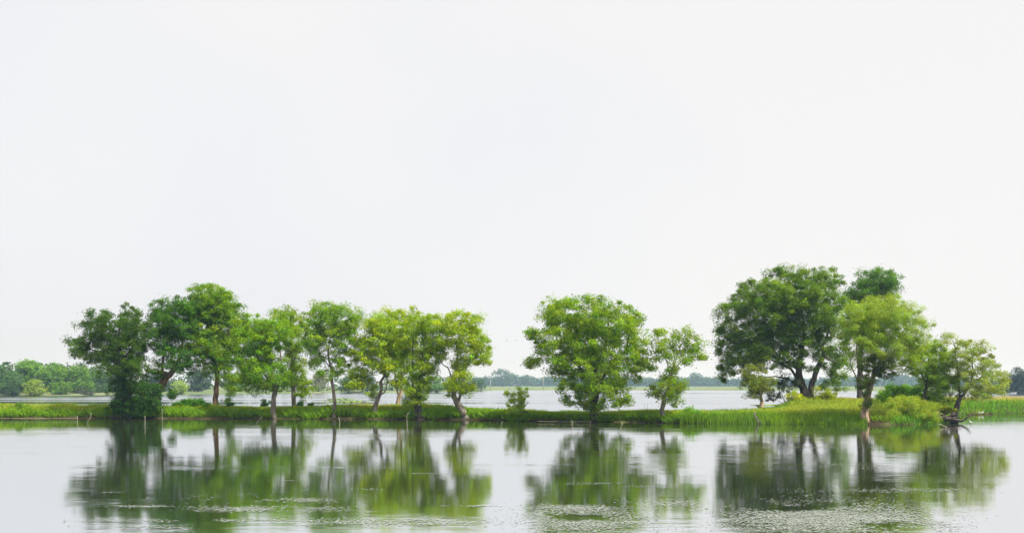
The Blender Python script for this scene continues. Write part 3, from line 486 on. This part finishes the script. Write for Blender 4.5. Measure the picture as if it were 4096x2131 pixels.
def grass_obj(name, label, n, lo, hi, smin, smax, hrange, wd, palette, weights_fn, lean=0.35):
    x, y = pick(n, lo, hi, smin, smax)
    px = 2048 + F * x / y
    pal = np.array(palette)
    t = weights_fn(x, y, px)
    base = pal[0][None] * (1 - t[:, None]) + pal[1][None] * t[:, None]
    if len(pal) > 2:
        d = sstep(0.52, 0.72, fbm(x * 0.25, y * 0.4, 21)) * 0.8; base = base * (1 - d[:, None]) + pal[2][None] * d[:, None]
    c = base * rng.normal(1, 0.2, n).clip(0.5, 1.6)[:, None]
    h = rng.uniform(hrange[0], hrange[1], n) * (0.55 + 0.9 * fbm(x * 0.7, y * 0.7, 5))
    V, q, C = blades(x, y, h, wd * rng.uniform(0.6, 1.4, n), c, lean)
    o = mesh_obj(name, V, q, M_GRASS, None, C); tag(o, label, 'grass', None, 'stuff'); return o
def w_crest(x, y, px):
    s = inside_dist(x, y); return np.clip(sstep(0.5, 2.6, s) * 0.9 + 0.5 * (fbm(x * 0.35, y * 0.35, 30) - 0.5), 0, 1)
GREEN = (0.20, 0.38, 0.016); LUSH = (0.16, 0.32, 0.03); OL = (0.38, 0.48, 0.016); YG = (0.42, 0.52, 0.03); DRY = (0.66, 0.56, 0.17)
grass_obj('causeway_grass', 'green and olive grass covering the narrow causeway under the left row of trees', 84000, -250, 2060, 0.05, 99, (0.28, 0.62), 0.035, [GREEN, OL, (0.22, 0.42, 0.015)], w_crest, 0.9)
grass_obj('dry_crest_grass', 'dry yellowish grass along the crest at the far left', 24000, -250, 480, 1.0, 99, (0.36, 0.62), 0.03, [DRY, YG], lambda x, y, px: fbm(x * 0.5, y * 0.5, 41))
grass_obj('mound_grass', 'pale dry grass on the small mound behind the forked leaning tree', 9000, 1400, 1720, 3.0, 99, (0.35, 0.7), 0.03, [DRY, OL], lambda x, y, px: fbm(x * 0.5, y * 0.5, 42))
grass_obj('middle_bank_grass', 'short yellow-green grass on the low bank around the broad centre tree', 44000, 2040, 2760, 0.0, 99, (0.25, 0.55), 0.032, [GREEN, YG], w_crest, 0.9)
grass_obj('island_grass', 'yellow-green grass over the island ground around the great tree', 76000, 2720, 3850, 0.6, 99, (0.2, 0.46), 0.034, [(0.22, 0.42, 0.02), (0.40, 0.48, 0.05), (0.52, 0.50, 0.09)], w_crest, 0.9)
grass_obj('waterside_reeds', 'lush green reeds along the island water edge', 26000, 2720, 3470, -0.5, 1.3, (0.30, 0.62), 0.035, [LUSH, (0.26, 0.42, 0.02)], lambda x, y, px: fbm(x * 0.6, y * 0.6, 50), 0.3)
grass_obj('rear_bank_grass', 'bright green grass turning dry on the rear bank at the far right', 30000, 3560, 4400, -0.3, 99, (0.2, 0.5), 0.05, [(0.17, 0.38, 0.03), DRY, YG], lambda x, y, px: sstep(97, 112, y), 0.5)

# ------------------------------------------------------------------ floating weeds, and pale flecks for reflected sky
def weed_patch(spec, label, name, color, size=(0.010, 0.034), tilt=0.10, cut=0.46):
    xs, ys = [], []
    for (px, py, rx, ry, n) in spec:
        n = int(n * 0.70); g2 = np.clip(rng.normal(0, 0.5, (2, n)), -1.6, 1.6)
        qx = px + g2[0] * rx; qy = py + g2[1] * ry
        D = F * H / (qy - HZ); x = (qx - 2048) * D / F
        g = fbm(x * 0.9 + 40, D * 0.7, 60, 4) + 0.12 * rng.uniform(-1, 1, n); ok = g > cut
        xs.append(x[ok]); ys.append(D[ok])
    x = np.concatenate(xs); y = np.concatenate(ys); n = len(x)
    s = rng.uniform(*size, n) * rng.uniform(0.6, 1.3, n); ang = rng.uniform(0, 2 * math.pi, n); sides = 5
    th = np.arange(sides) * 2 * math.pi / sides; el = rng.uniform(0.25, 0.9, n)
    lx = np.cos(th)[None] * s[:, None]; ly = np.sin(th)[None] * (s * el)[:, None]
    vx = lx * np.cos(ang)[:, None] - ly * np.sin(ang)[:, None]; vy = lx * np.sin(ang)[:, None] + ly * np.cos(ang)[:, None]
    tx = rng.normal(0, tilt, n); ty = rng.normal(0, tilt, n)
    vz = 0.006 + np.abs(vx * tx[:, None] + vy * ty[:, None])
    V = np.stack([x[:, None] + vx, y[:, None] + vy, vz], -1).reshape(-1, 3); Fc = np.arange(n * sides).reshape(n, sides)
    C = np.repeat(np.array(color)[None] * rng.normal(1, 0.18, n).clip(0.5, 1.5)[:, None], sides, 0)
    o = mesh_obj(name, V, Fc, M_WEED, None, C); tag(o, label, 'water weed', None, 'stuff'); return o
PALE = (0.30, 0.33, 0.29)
weed_patch([(560, 2025, 150, 5, 900), (1250, 2000, 180, 9, 1800), (1080, 2035, 300, 12, 3120), (800, 2080, 420, 7, 2040), (1640, 1893, 260, 2, 420), (1160, 1921, 55, 2, 72), (1480, 1955, 70, 4, 156), (1900, 2022, 100, 4, 300), (1600, 2085, 420, 19, 2520), (450, 1968, 60, 2, 84), (650, 2110, 260, 11, 900), (560, 1712, 150, 5, 156), (1650, 1728, 60, 5, 72), (1500, 1706, 260, 2, 60), (1100, 1705, 300, 2, 60), (900, 1990, 300, 28, 300)],  # narrow rows nearest the bank paint broken sky reflection as pale flecks
           'pale floating weeds and streaks standing in for reflected sky over the left tree reflections', 'weeds_and_sky_streaks', PALE)
weed_patch([(2350, 2075, 260, 55, 9000), (2300, 2030, 200, 14, 1800), (2700, 2010, 200, 16, 900), (2330, 1932, 260, 5, 420), (2560, 1944, 80, 4, 130)], 'pale weed patch below the reflection of the broad centre tree', 'weeds_and_sky_streaks', PALE)
weed_patch([(3250, 2065, 390, 70, 20000), (3600, 2080, 250, 60, 6500), (3300, 1855, 420, 10, 1100), (3650, 1870, 320, 16, 1500), (3650, 1960, 420, 10, 1300), (3400, 1770, 500, 30, 1500), (3500, 1725, 500, 14, 700), (2500, 1712, 300, 3, 140), (3200, 1790, 350, 40, 900)], 'wide pale weed raft below the reflection of the great dark tree, with streaks standing in for reflected sky', 'weeds_and_sky_streaks', PALE)  # thin rows close to the bank are pale flecks imitating sky streaks
weed_patch([(1380, 1606, 70, 3, 900), (1370, 1597, 55, 2, 500), (3080, 1620, 60, 2, 200)], 'bright green weed mats floating on the lake behind the slender tree', 'floating_mats', (0.24, 0.36, 0.05), (0.25, 0.6), 0.1, 0.3)

# ------------------------------------------------------------------ stakes, rope, driftwood
def stick(name, label, pts, D, r, mat=M_STICK, cat='stake', group='stakes in the shallow water', sub=0.35):
    b = P(pts[0][0], pts[0][1], D); root_pts = [P(p[0], p[1], D) for p in pts]
    root_pts = [root_pts[0] - np.array([0, 0, sub])] + root_pts
    s = spline([np.append(p, r * 0.58 * (1 - 0.35 * i / len(root_pts))) for i, p in enumerate(root_pts)], 0.12)
    t = Tubes(); t.add(s[:, :3], s[:, 3], 6, 0.08); o = t.build(name, mat, None, loc=b); tag(o, label, cat, group); return o
def wd(py): return F * H / (py - HZ)
stick('stake', 'straight pale stake left of the curved stick, near the left edge', [(310, 1694), (309, 1662)], wd(1694), 0.03)
stick('stake', 'curved pale stick bending right, second from the left edge', [(350, 1692), (353, 1684), (362, 1668), (364, 1650)], wd(1692), 0.028)
stick('stake', 'straight pale stake in front of the dark shrub', [(580, 1697), (580, 1662)], wd(1697), 0.03)
stick('stake', 'tall thin pale stake between the dark shrub and the crest shrub', [(650, 1696), (648, 1634)], wd(1696), 0.024)
stick('stake', 'slanting thin stick just left of the short pale trunk', [(1026, 1692), (1047, 1666)], wd(1692), 0.018)
stick('stake', 'short crooked pale stake right of the slender trunk', [(1358, 1702), (1359, 1690), (1355, 1668)], wd(1702), 0.03)
stick('stake', 'hook-topped pale stake left of the thick trunk', [(1629, 1706), (1627, 1672), (1628, 1657), (1636, 1651)], wd(1706), 0.026)
stick('stake', 'tiny slanting stick left of the leaning sapling foot', [(2003, 1700), (2010, 1685)], wd(1700), 0.02)
stick('stake', 'upright pale stake left of the broad centre tree trunk', [(2289, 1710), (2289, 1682)], wd(1710), 0.032)
stick('stake', 'short slanting pale stake right of the broad centre tree trunk', [(2483, 1713), (2490, 1690)], wd(1713), 0.032)
stick('stake', 'reddish brown stake close against the broad centre trunk', [(2360, 1706), (2360, 1686)], wd(1706), 0.03, M_BARK['brown'])
def rope(label, a, b, sag=0.0):
    pa = np.array([(a[0] - 2048) * a[1] / F, a[1], a[2]]); pb = np.array([(b[0] - 2048) * b[1] / F, b[1], b[2]])
    t = np.linspace(0, 1, 24)[:, None]; p = pa + (pb - pa) * t; p[:, 2] -= (sag * 4 * t * (1 - t))[:, 0]
    tb = Tubes(); tb.add(p, np.full(24, 0.009), 5); o = tb.build('rope', M_STICK, None, loc=pa); tag(o, label, 'rope', 'ropes strung low over the water'); return o
rope('thin pale rope strung low along the bank at the left edge', (-120, 76.0, 0.16), (311, 75.5, 0.14), 0.03)
rope('thin pale rope strung low between the sapling and the broad centre trunk', (2150, 70.5, 0.10), (2365, 69.8, 0.10), 0.02)
stick('driftwood_stump', 'weathered grey broken stump leaning at the reeds', [(3034, 1694), (3024, 1672), (3018, 1655), (3021, 1647)], 68.2, 0.09, M_BARK['grey'], 'stump', None)
stick('driftwood_branch', 'grey bare branch slanting down beside the weathered stump', [(3046, 1694), (3036, 1680), (3026, 1662)], 68.0, 0.045, M_BARK['grey'], 'branch', None)
stick('dead_twig', 'thin dark twig standing up behind the bank left of the sparse tree', [(2580, 1640), (2578, 1612)], 77.0, 0.014, M_BARK['dark'], 'twig', 'dead twigs behind the bank')
stick('dead_twig', 'thin dark twig nearest the sparse tree behind the bank', [(2591, 1640), (2589, 1612)], 77.2, 0.014, M_BARK['dark'], 'twig', 'dead twigs behind the bank')
def log(name, label, lines, D, mat):
    b = P(lines[0][0][0], lines[0][0][1], D); root = empty(name, b); tag(root, label, 'log')
    for i, ln in enumerate(lines):
        s = spline([np.append(P(q[0], q[1], D) + np.array([0, q[3], 0]), q[2]) for q in ln], 0.15); t = Tubes(); s[1:-1, :3] += rv(len(s) - 2, 0.015)
        t.add(s[:, :3], s[:, 3], 8, 0.14); t.build('stem' if i == 0 else 'branch', mat, root, loc=b)
log('fallen_log', 'dark fallen log lying from the island tip out over the water', [[(3725, 1672, .2, 1.0), (3755, 1672, .19, .3), (3790, 1674, .15, 0), (3822, 1680, .09, -.2), (3840, 1682, .07, -.3), (3862, 1664, .055, -.4), (3874, 1656, .03, -.4)], [(3795, 1672, .07, 0), (3820, 1668, .05, -.1), (3842, 1670, .03, -.2)], [(3745, 1668, .12, .3), (3760, 1655, .1, .2), (3780, 1660, .06, .1)], [(3770, 1672, .08, 0), (3800, 1664, .09, .1), (3822, 1652, .1, .1)]], 69.5, M_BARK['dark'])
log('dark_root_log', 'small dark log lying at the foot of the little olive tree', [[(3046, 1632, .1, .1), (3032, 1624, .07, 0), (3022, 1620, .03, -.1)]], 80.6, M_BARK['dark'])
log('pale_twig', 'pale bleached twig floating in front of the island tip', [[(3750, 1694, .022, 0), (3775, 1702, .022, 0), (3786, 1710, .018, 0), (3796, 1720, .01, 0)], [(3780, 1704, .012, 0), (3790, 1706, .008, 0)]], wd(1708), M_STICK)
# birds
def egret(label, px, D, s, face):
    b = np.array([(px - 2048) * D / F, D, 0.02]); root = empty('egret', b); tag(root, label, 'bird', 'white egrets at the water edge')
    body = Tubes(); body.add([b + np.array(p) * s for p in ((-.30 * face, 0, .30), (-.2 * face, 0, .36), (-.02 * face, 0, .42), (.12 * face, 0, .47), (.18 * face, 0, .55), (.13 * face, 0, .66), (.16 * face, 0, .76), (.22 * face, 0, .8), (.28 * face, 0, .79))], [x * s for x in (.01, .07, .12, .09, .04, .028, .028, .036, .015)], 8)
    body.build('body', M_WHITE, root, loc=b)
    bk = Tubes(); bk.add([b + np.array(p) * s for p in ((.27 * face, 0, .79), (.42 * face, 0, .77))], [.014 * s, .004 * s], 5); bk.build('beak', M_STICK, root, loc=b)
    for k in (-1, 1):
        lg = Tubes(); lg.add([b + np.array((0, .04 * k, -.15)) * s, b + np.array((.01 * face, .04 * k, .36)) * s], [.012 * s, .014 * s], 5); lg.build('leg', M_DARKB, root, loc=b)
egret('white egret at the rear bank water edge, left one of the pair', 3917, 89.6, 0.36, -1)
egret('white egret at the rear bank water edge, right one of the pair', 3930, 89.8, 0.40, 1)
egret('white egret standing alone in the water off the island tip', 3882, 67.0, 0.36, -1)
def flying_bird(label, px, py, D, s):
    b = P(px, py, D); root = empty('flying_bird', b); tag(root, label, 'bird', 'birds in the sky')
    t = Tubes(); t.add([b + np.array(p) * s for p in ((-.3, 0, 0), (-.1, 0, .02), (.1, 0, .03), (.25, 0, .03))], [.02 * s, .07 * s, .07 * s, .01 * s], 6); t.build('body', M_DARKB, root, loc=b)
    for k in (-1, 1):
        v = np.array([(.1, 0, .03), (-.1, 0, .03), (-.12, .3 * k, .16), (.08, .3 * k, .16), (-.15, .65 * k, .1), (.1, 0, .05), (-.1, 0, .05), (-.12, .3 * k, .18), (.08, .3 * k, .18)]) * s + b
        mesh_obj('wing', v, [np.array([[0, 1, 2, 3], [5, 8, 7, 6]]), np.array([[3, 2, 4], [8, 4, 7]])], M_DARKB, root, loc=b)
flying_bird('tiny dark bird in the white sky, left of two', 2027, 1361, 190, 0.5)
flying_bird('tiny dark bird in the white sky, right of two', 2066, 1361, 192, 0.5)
flying_bird('tiny dark bird above the far wood at the left', 269, 1452, 190, 0.8)

# ------------------------------------------------------------------ far shore trees
FG = (0.11, 0.17, 0.045)
def fz(D, z=0.7): return HZ + (H - z) * F / D
def far_tree(label, D, px, top, base, half, color=FG, name='far_tree', group='trees on the far shore', n=None, leaf=None, sparse=1.0, depth=1.0, lean=0):
    k = D / F; hgt = base - top; lob = []
    n = n or max(5, int(half / 9) + int(hgt / 22))
    for i in range(n):
        t = rng.uniform(-1, 1); v = rng.uniform(0, 1)
        lx = px + t * half * 0.72; env = math.sqrt(max(0.0, 1 - (t * 0.75) ** 2))
        ly = base - hgt * (0.25 + (0.62 * env - 0.02) * v)
        r = min(half, hgt * 0.5) * rng.uniform(0.30, 0.46); lob.append((lx, min(max(ly, top + r * 0.8), base - r * 0.5), r * 1.15, r * 0.85))
    lob.append((px, top + hgt * 0.28, half * 0.5, hgt * 0.26)); lob.append((px, base - hgt * 0.35, half * 0.7, hgt * 0.28))
    rr = hgt * k * 0.035
    wood = [[(px, base, rr), (px + lean * 0.3, base - hgt * 0.35, rr * 0.8), (px + lean, top + hgt * 0.3, rr * 0.4)]]
    rc = min(half, hgt) * k * 0.115
    return make_tree(name, label, 'tree', D, wood, lob, color, 'dark', 0.95 * sparse, rc, 10, leaf or rc * 0.72, group, depth=depth, seg=5, twig_r=0.03, mat=M_FAR, aspect=0.65, flat=1.0)
FL = (0.16, 0.33, 0.03); FM = (0.09, 0.19, 0.045); FD = (0.07, 0.13, 0.05)
far_tree('far wooded shore tree cut by the left edge of the photo', 252, 10, 1452, 1588, 70, FM)
far_tree('tallest rounded light green tree of the far left wood', 262, 112, 1434, 1586, 72, FL)
far_tree('round light green far tree right of the tallest left one', 262, 222, 1446, 1586, 66, FL)
far_tree('light green far tree fourth from the left edge', 262, 312, 1452, 1585, 60, FL)
far_tree('bluish green far tree just left of the dark leaning tree', 280, 392, 1462, 1582, 62, FM)
far_tree('low round far tree in front at the left edge', 247, 52, 1502, 1588, 46, FM)
far_tree('low spreading yellow-green far tree in front of the tallest left one', 248, 140, 1512, 1588, 56, (0.30, 0.42, 0.04))
far_tree('low green far tree at the foot of the light green trees', 253, 242, 1520, 1587, 44, FL)
far_tree('dusky low far bush beside the dark leaning tree', 260, 330, 1556, 1586, 60, (0.10, 0.12, 0.07), 'far_shrub')
far_tree('dark bluish far tree hidden behind the dark leaning tree', 300, 470, 1466, 1580, 60, FD)
far_tree('bright round far bush seen right of the leaning brown trunk', 296, 720, 1518, 1577, 44, (0.32, 0.46, 0.05), 'far_shrub')
far_tree('dark far tree seen left of the tall round trunk', 312, 790, 1470, 1576, 66, FD)
far_tree('dark far tree seen behind the leaning brown crown', 316, 640, 1478, 1577, 60, FD)
far_tree('far tree just right of the tall round trunk', 316, 935, 1500, 1574, 56, FM)
far_tree('pale grey-green far tree between the airy tree and the slender trunk', 335, 1275, 1478, 1572, 48, (0.26, 0.30, 0.14), sparse=0.8)
far_tree('bluish far tree right of the slender trunk', 338, 1395, 1500, 1572, 48, FM)
far_tree('bluish far tree left of the forked leaning trunk', 338, 1470, 1492, 1572, 56, FD)
far_tree('green far tree seen between the thick and bent trunks', 352, 1745, 1500, 1571, 46, FL)
far_tree('low far tree right of the bent trunk', 460, 1925, 1512, 1562, 34, FM)
far_tree('flat-topped dome far tree in the gap left of the broad centre tree', 1350, 2012, 1473, 1546, 62, (0.09, 0.15, 0.06))
far_tree('small far tree right of the dome tree in the gap', 1350, 2105, 1498, 1546, 44, (0.09, 0.15, 0.06))
far_tree('misty far tree at the left edge of the broad centre crown', 1350, 2195, 1500, 1546, 46, FD)
far_tree('misty far tree between the broad centre and sparse trees', 1350, 2590, 1506, 1546, 56, (0.09, 0.15, 0.06))
far_tree('round misty far tree right of the sparse tree', 1350, 2782, 1486, 1546, 50, (0.09, 0.15, 0.06))
far_tree('low misty far tree left of the great dark tree', 1350, 2865, 1504, 1546, 48, (0.09, 0.15, 0.06))
far_tree('misty far tree behind the right foot of the great tree', 1350, 3380, 1496, 1546, 60, FD)
far_tree('misty far tree behind the bright shrub', 1350, 3590, 1494, 1546, 60, FD)
far_tree('tall dark bluish tree at the right edge of the photo', 300, 4078, 1462, 1598, 52, (0.045, 0.085, 0.045))
far_tree('low misty far tree left of the tall tree at the right edge', 330, 4010, 1530, 1592, 40, FM)
# the continuous far wood behind
def treeline():
    Vs, Fs, Cs, k = [], [], [], 0
    for lo, hi, D, top, base in ((-500, 520, 290, 1458, 1582), (480, 1240, 330, 1494, 1574), (1300, 1900, 370, 1512, 1569), (1840, 2480, 1450, 1514, 1546), (2480, 3200, 1450, 1518, 1546), (3150, 3800, 1400, 1516, 1546), (3700, 4700, 1300, 1520, 1546)):
        kk = D / F; m = int((hi - lo) * kk / 2.2)
        mm_ = m * (15 if lo < 0 else 7); px = rng.uniform(lo, hi, mm_); tp = top + 26 * (fbm(px * 0.012, px * 0 + D, 77) - 0.5) + rng.uniform(-6, 6, mm_)
        py = base - (base - tp) * rng.uniform(0.02, 1, mm_) ** 0.8
        c = np.stack([(px - 2048) * kk, D + rng.uniform(-6, 6, mm_), H - (py - HZ) * kk], 1)
        v, f, cc = leaf_batch(c, rng.uniform(0.8, 1.5, len(c)) * (D / 380), 18, 0.85 * D / 380, FD, 0.15, 1.0, 0.7, None)
        Vs.append(v); Fs.append(f + k); Cs.append(cc); k += len(v)
    return mesh_obj('far_treeline', np.concatenate(Vs), np.concatenate(Fs), M_FAR, None, np.concatenate(Cs))
tag(treeline(), 'hazy blue wood closing the far shore', 'wood', None, 'stuff')
for px, y0, y1, D, lab in ((1962, 1521, 1556, 515, 'thin pale pole on the far shore left of the dome tree'), (2174, 1500, 1556, 520, 'thin pale pole on the far shore beside the broad centre crown')):
    s = Tubes(); a = P(px, y1, D); bb = P(px, y0, D); a[2] = 0.2; s.add([a, bb], [0.14, 0.11], 6); o = s.build('far_pole', M_STICK, None, loc=a); tag(o, lab, 'pole', 'poles on the far shore')

# ------------------------------------------------------------------ haze
def haze():
    x0, x1, y0, y1, z0, z1 = -1900, 1900, -30, 2500, -2, 36.0
    V = np.array([(x, y, z) for z in (z0, z1) for y in (y0, y1) for x in (x0, x1)], float)
    Fq = np.array([[0, 2, 3, 1], [4, 5, 7, 6], [0, 1, 5, 4], [2, 6, 7, 3], [0, 4, 6, 2], [1, 3, 7, 5]])
    m, n, l, o = new_mat('haze_air'); v = n.new('ShaderNodeVolumePrincipled')
    v.inputs['Color'].default_value = (0.50, 0.72, 1.0, 1); v.inputs['Absorption Color'].default_value = (1, 1, 1, 1); v.inputs['Density'].default_value = 0.00023; v.inputs['Anisotropy'].default_value = 0.35
    l.new(v.outputs[0], o.inputs['Volume'])
    h = mesh_obj('haze', V, Fq, m); tag(h, 'pale bluish haze in the air over the lake', 'haze', None, 'stuff'); return h
haze()
TRIS = ('tris', sum(len(o.data.loop_triangles) if o.data.loop_triangles else sum(p.loop_total - 2 for p in o.data.polygons) if len(o.data.polygons) < 1000 else len(o.data.loops) - 2 * len(o.data.polygons) for o in sc.objects if o.type == 'MESH'))
print(TRIS)
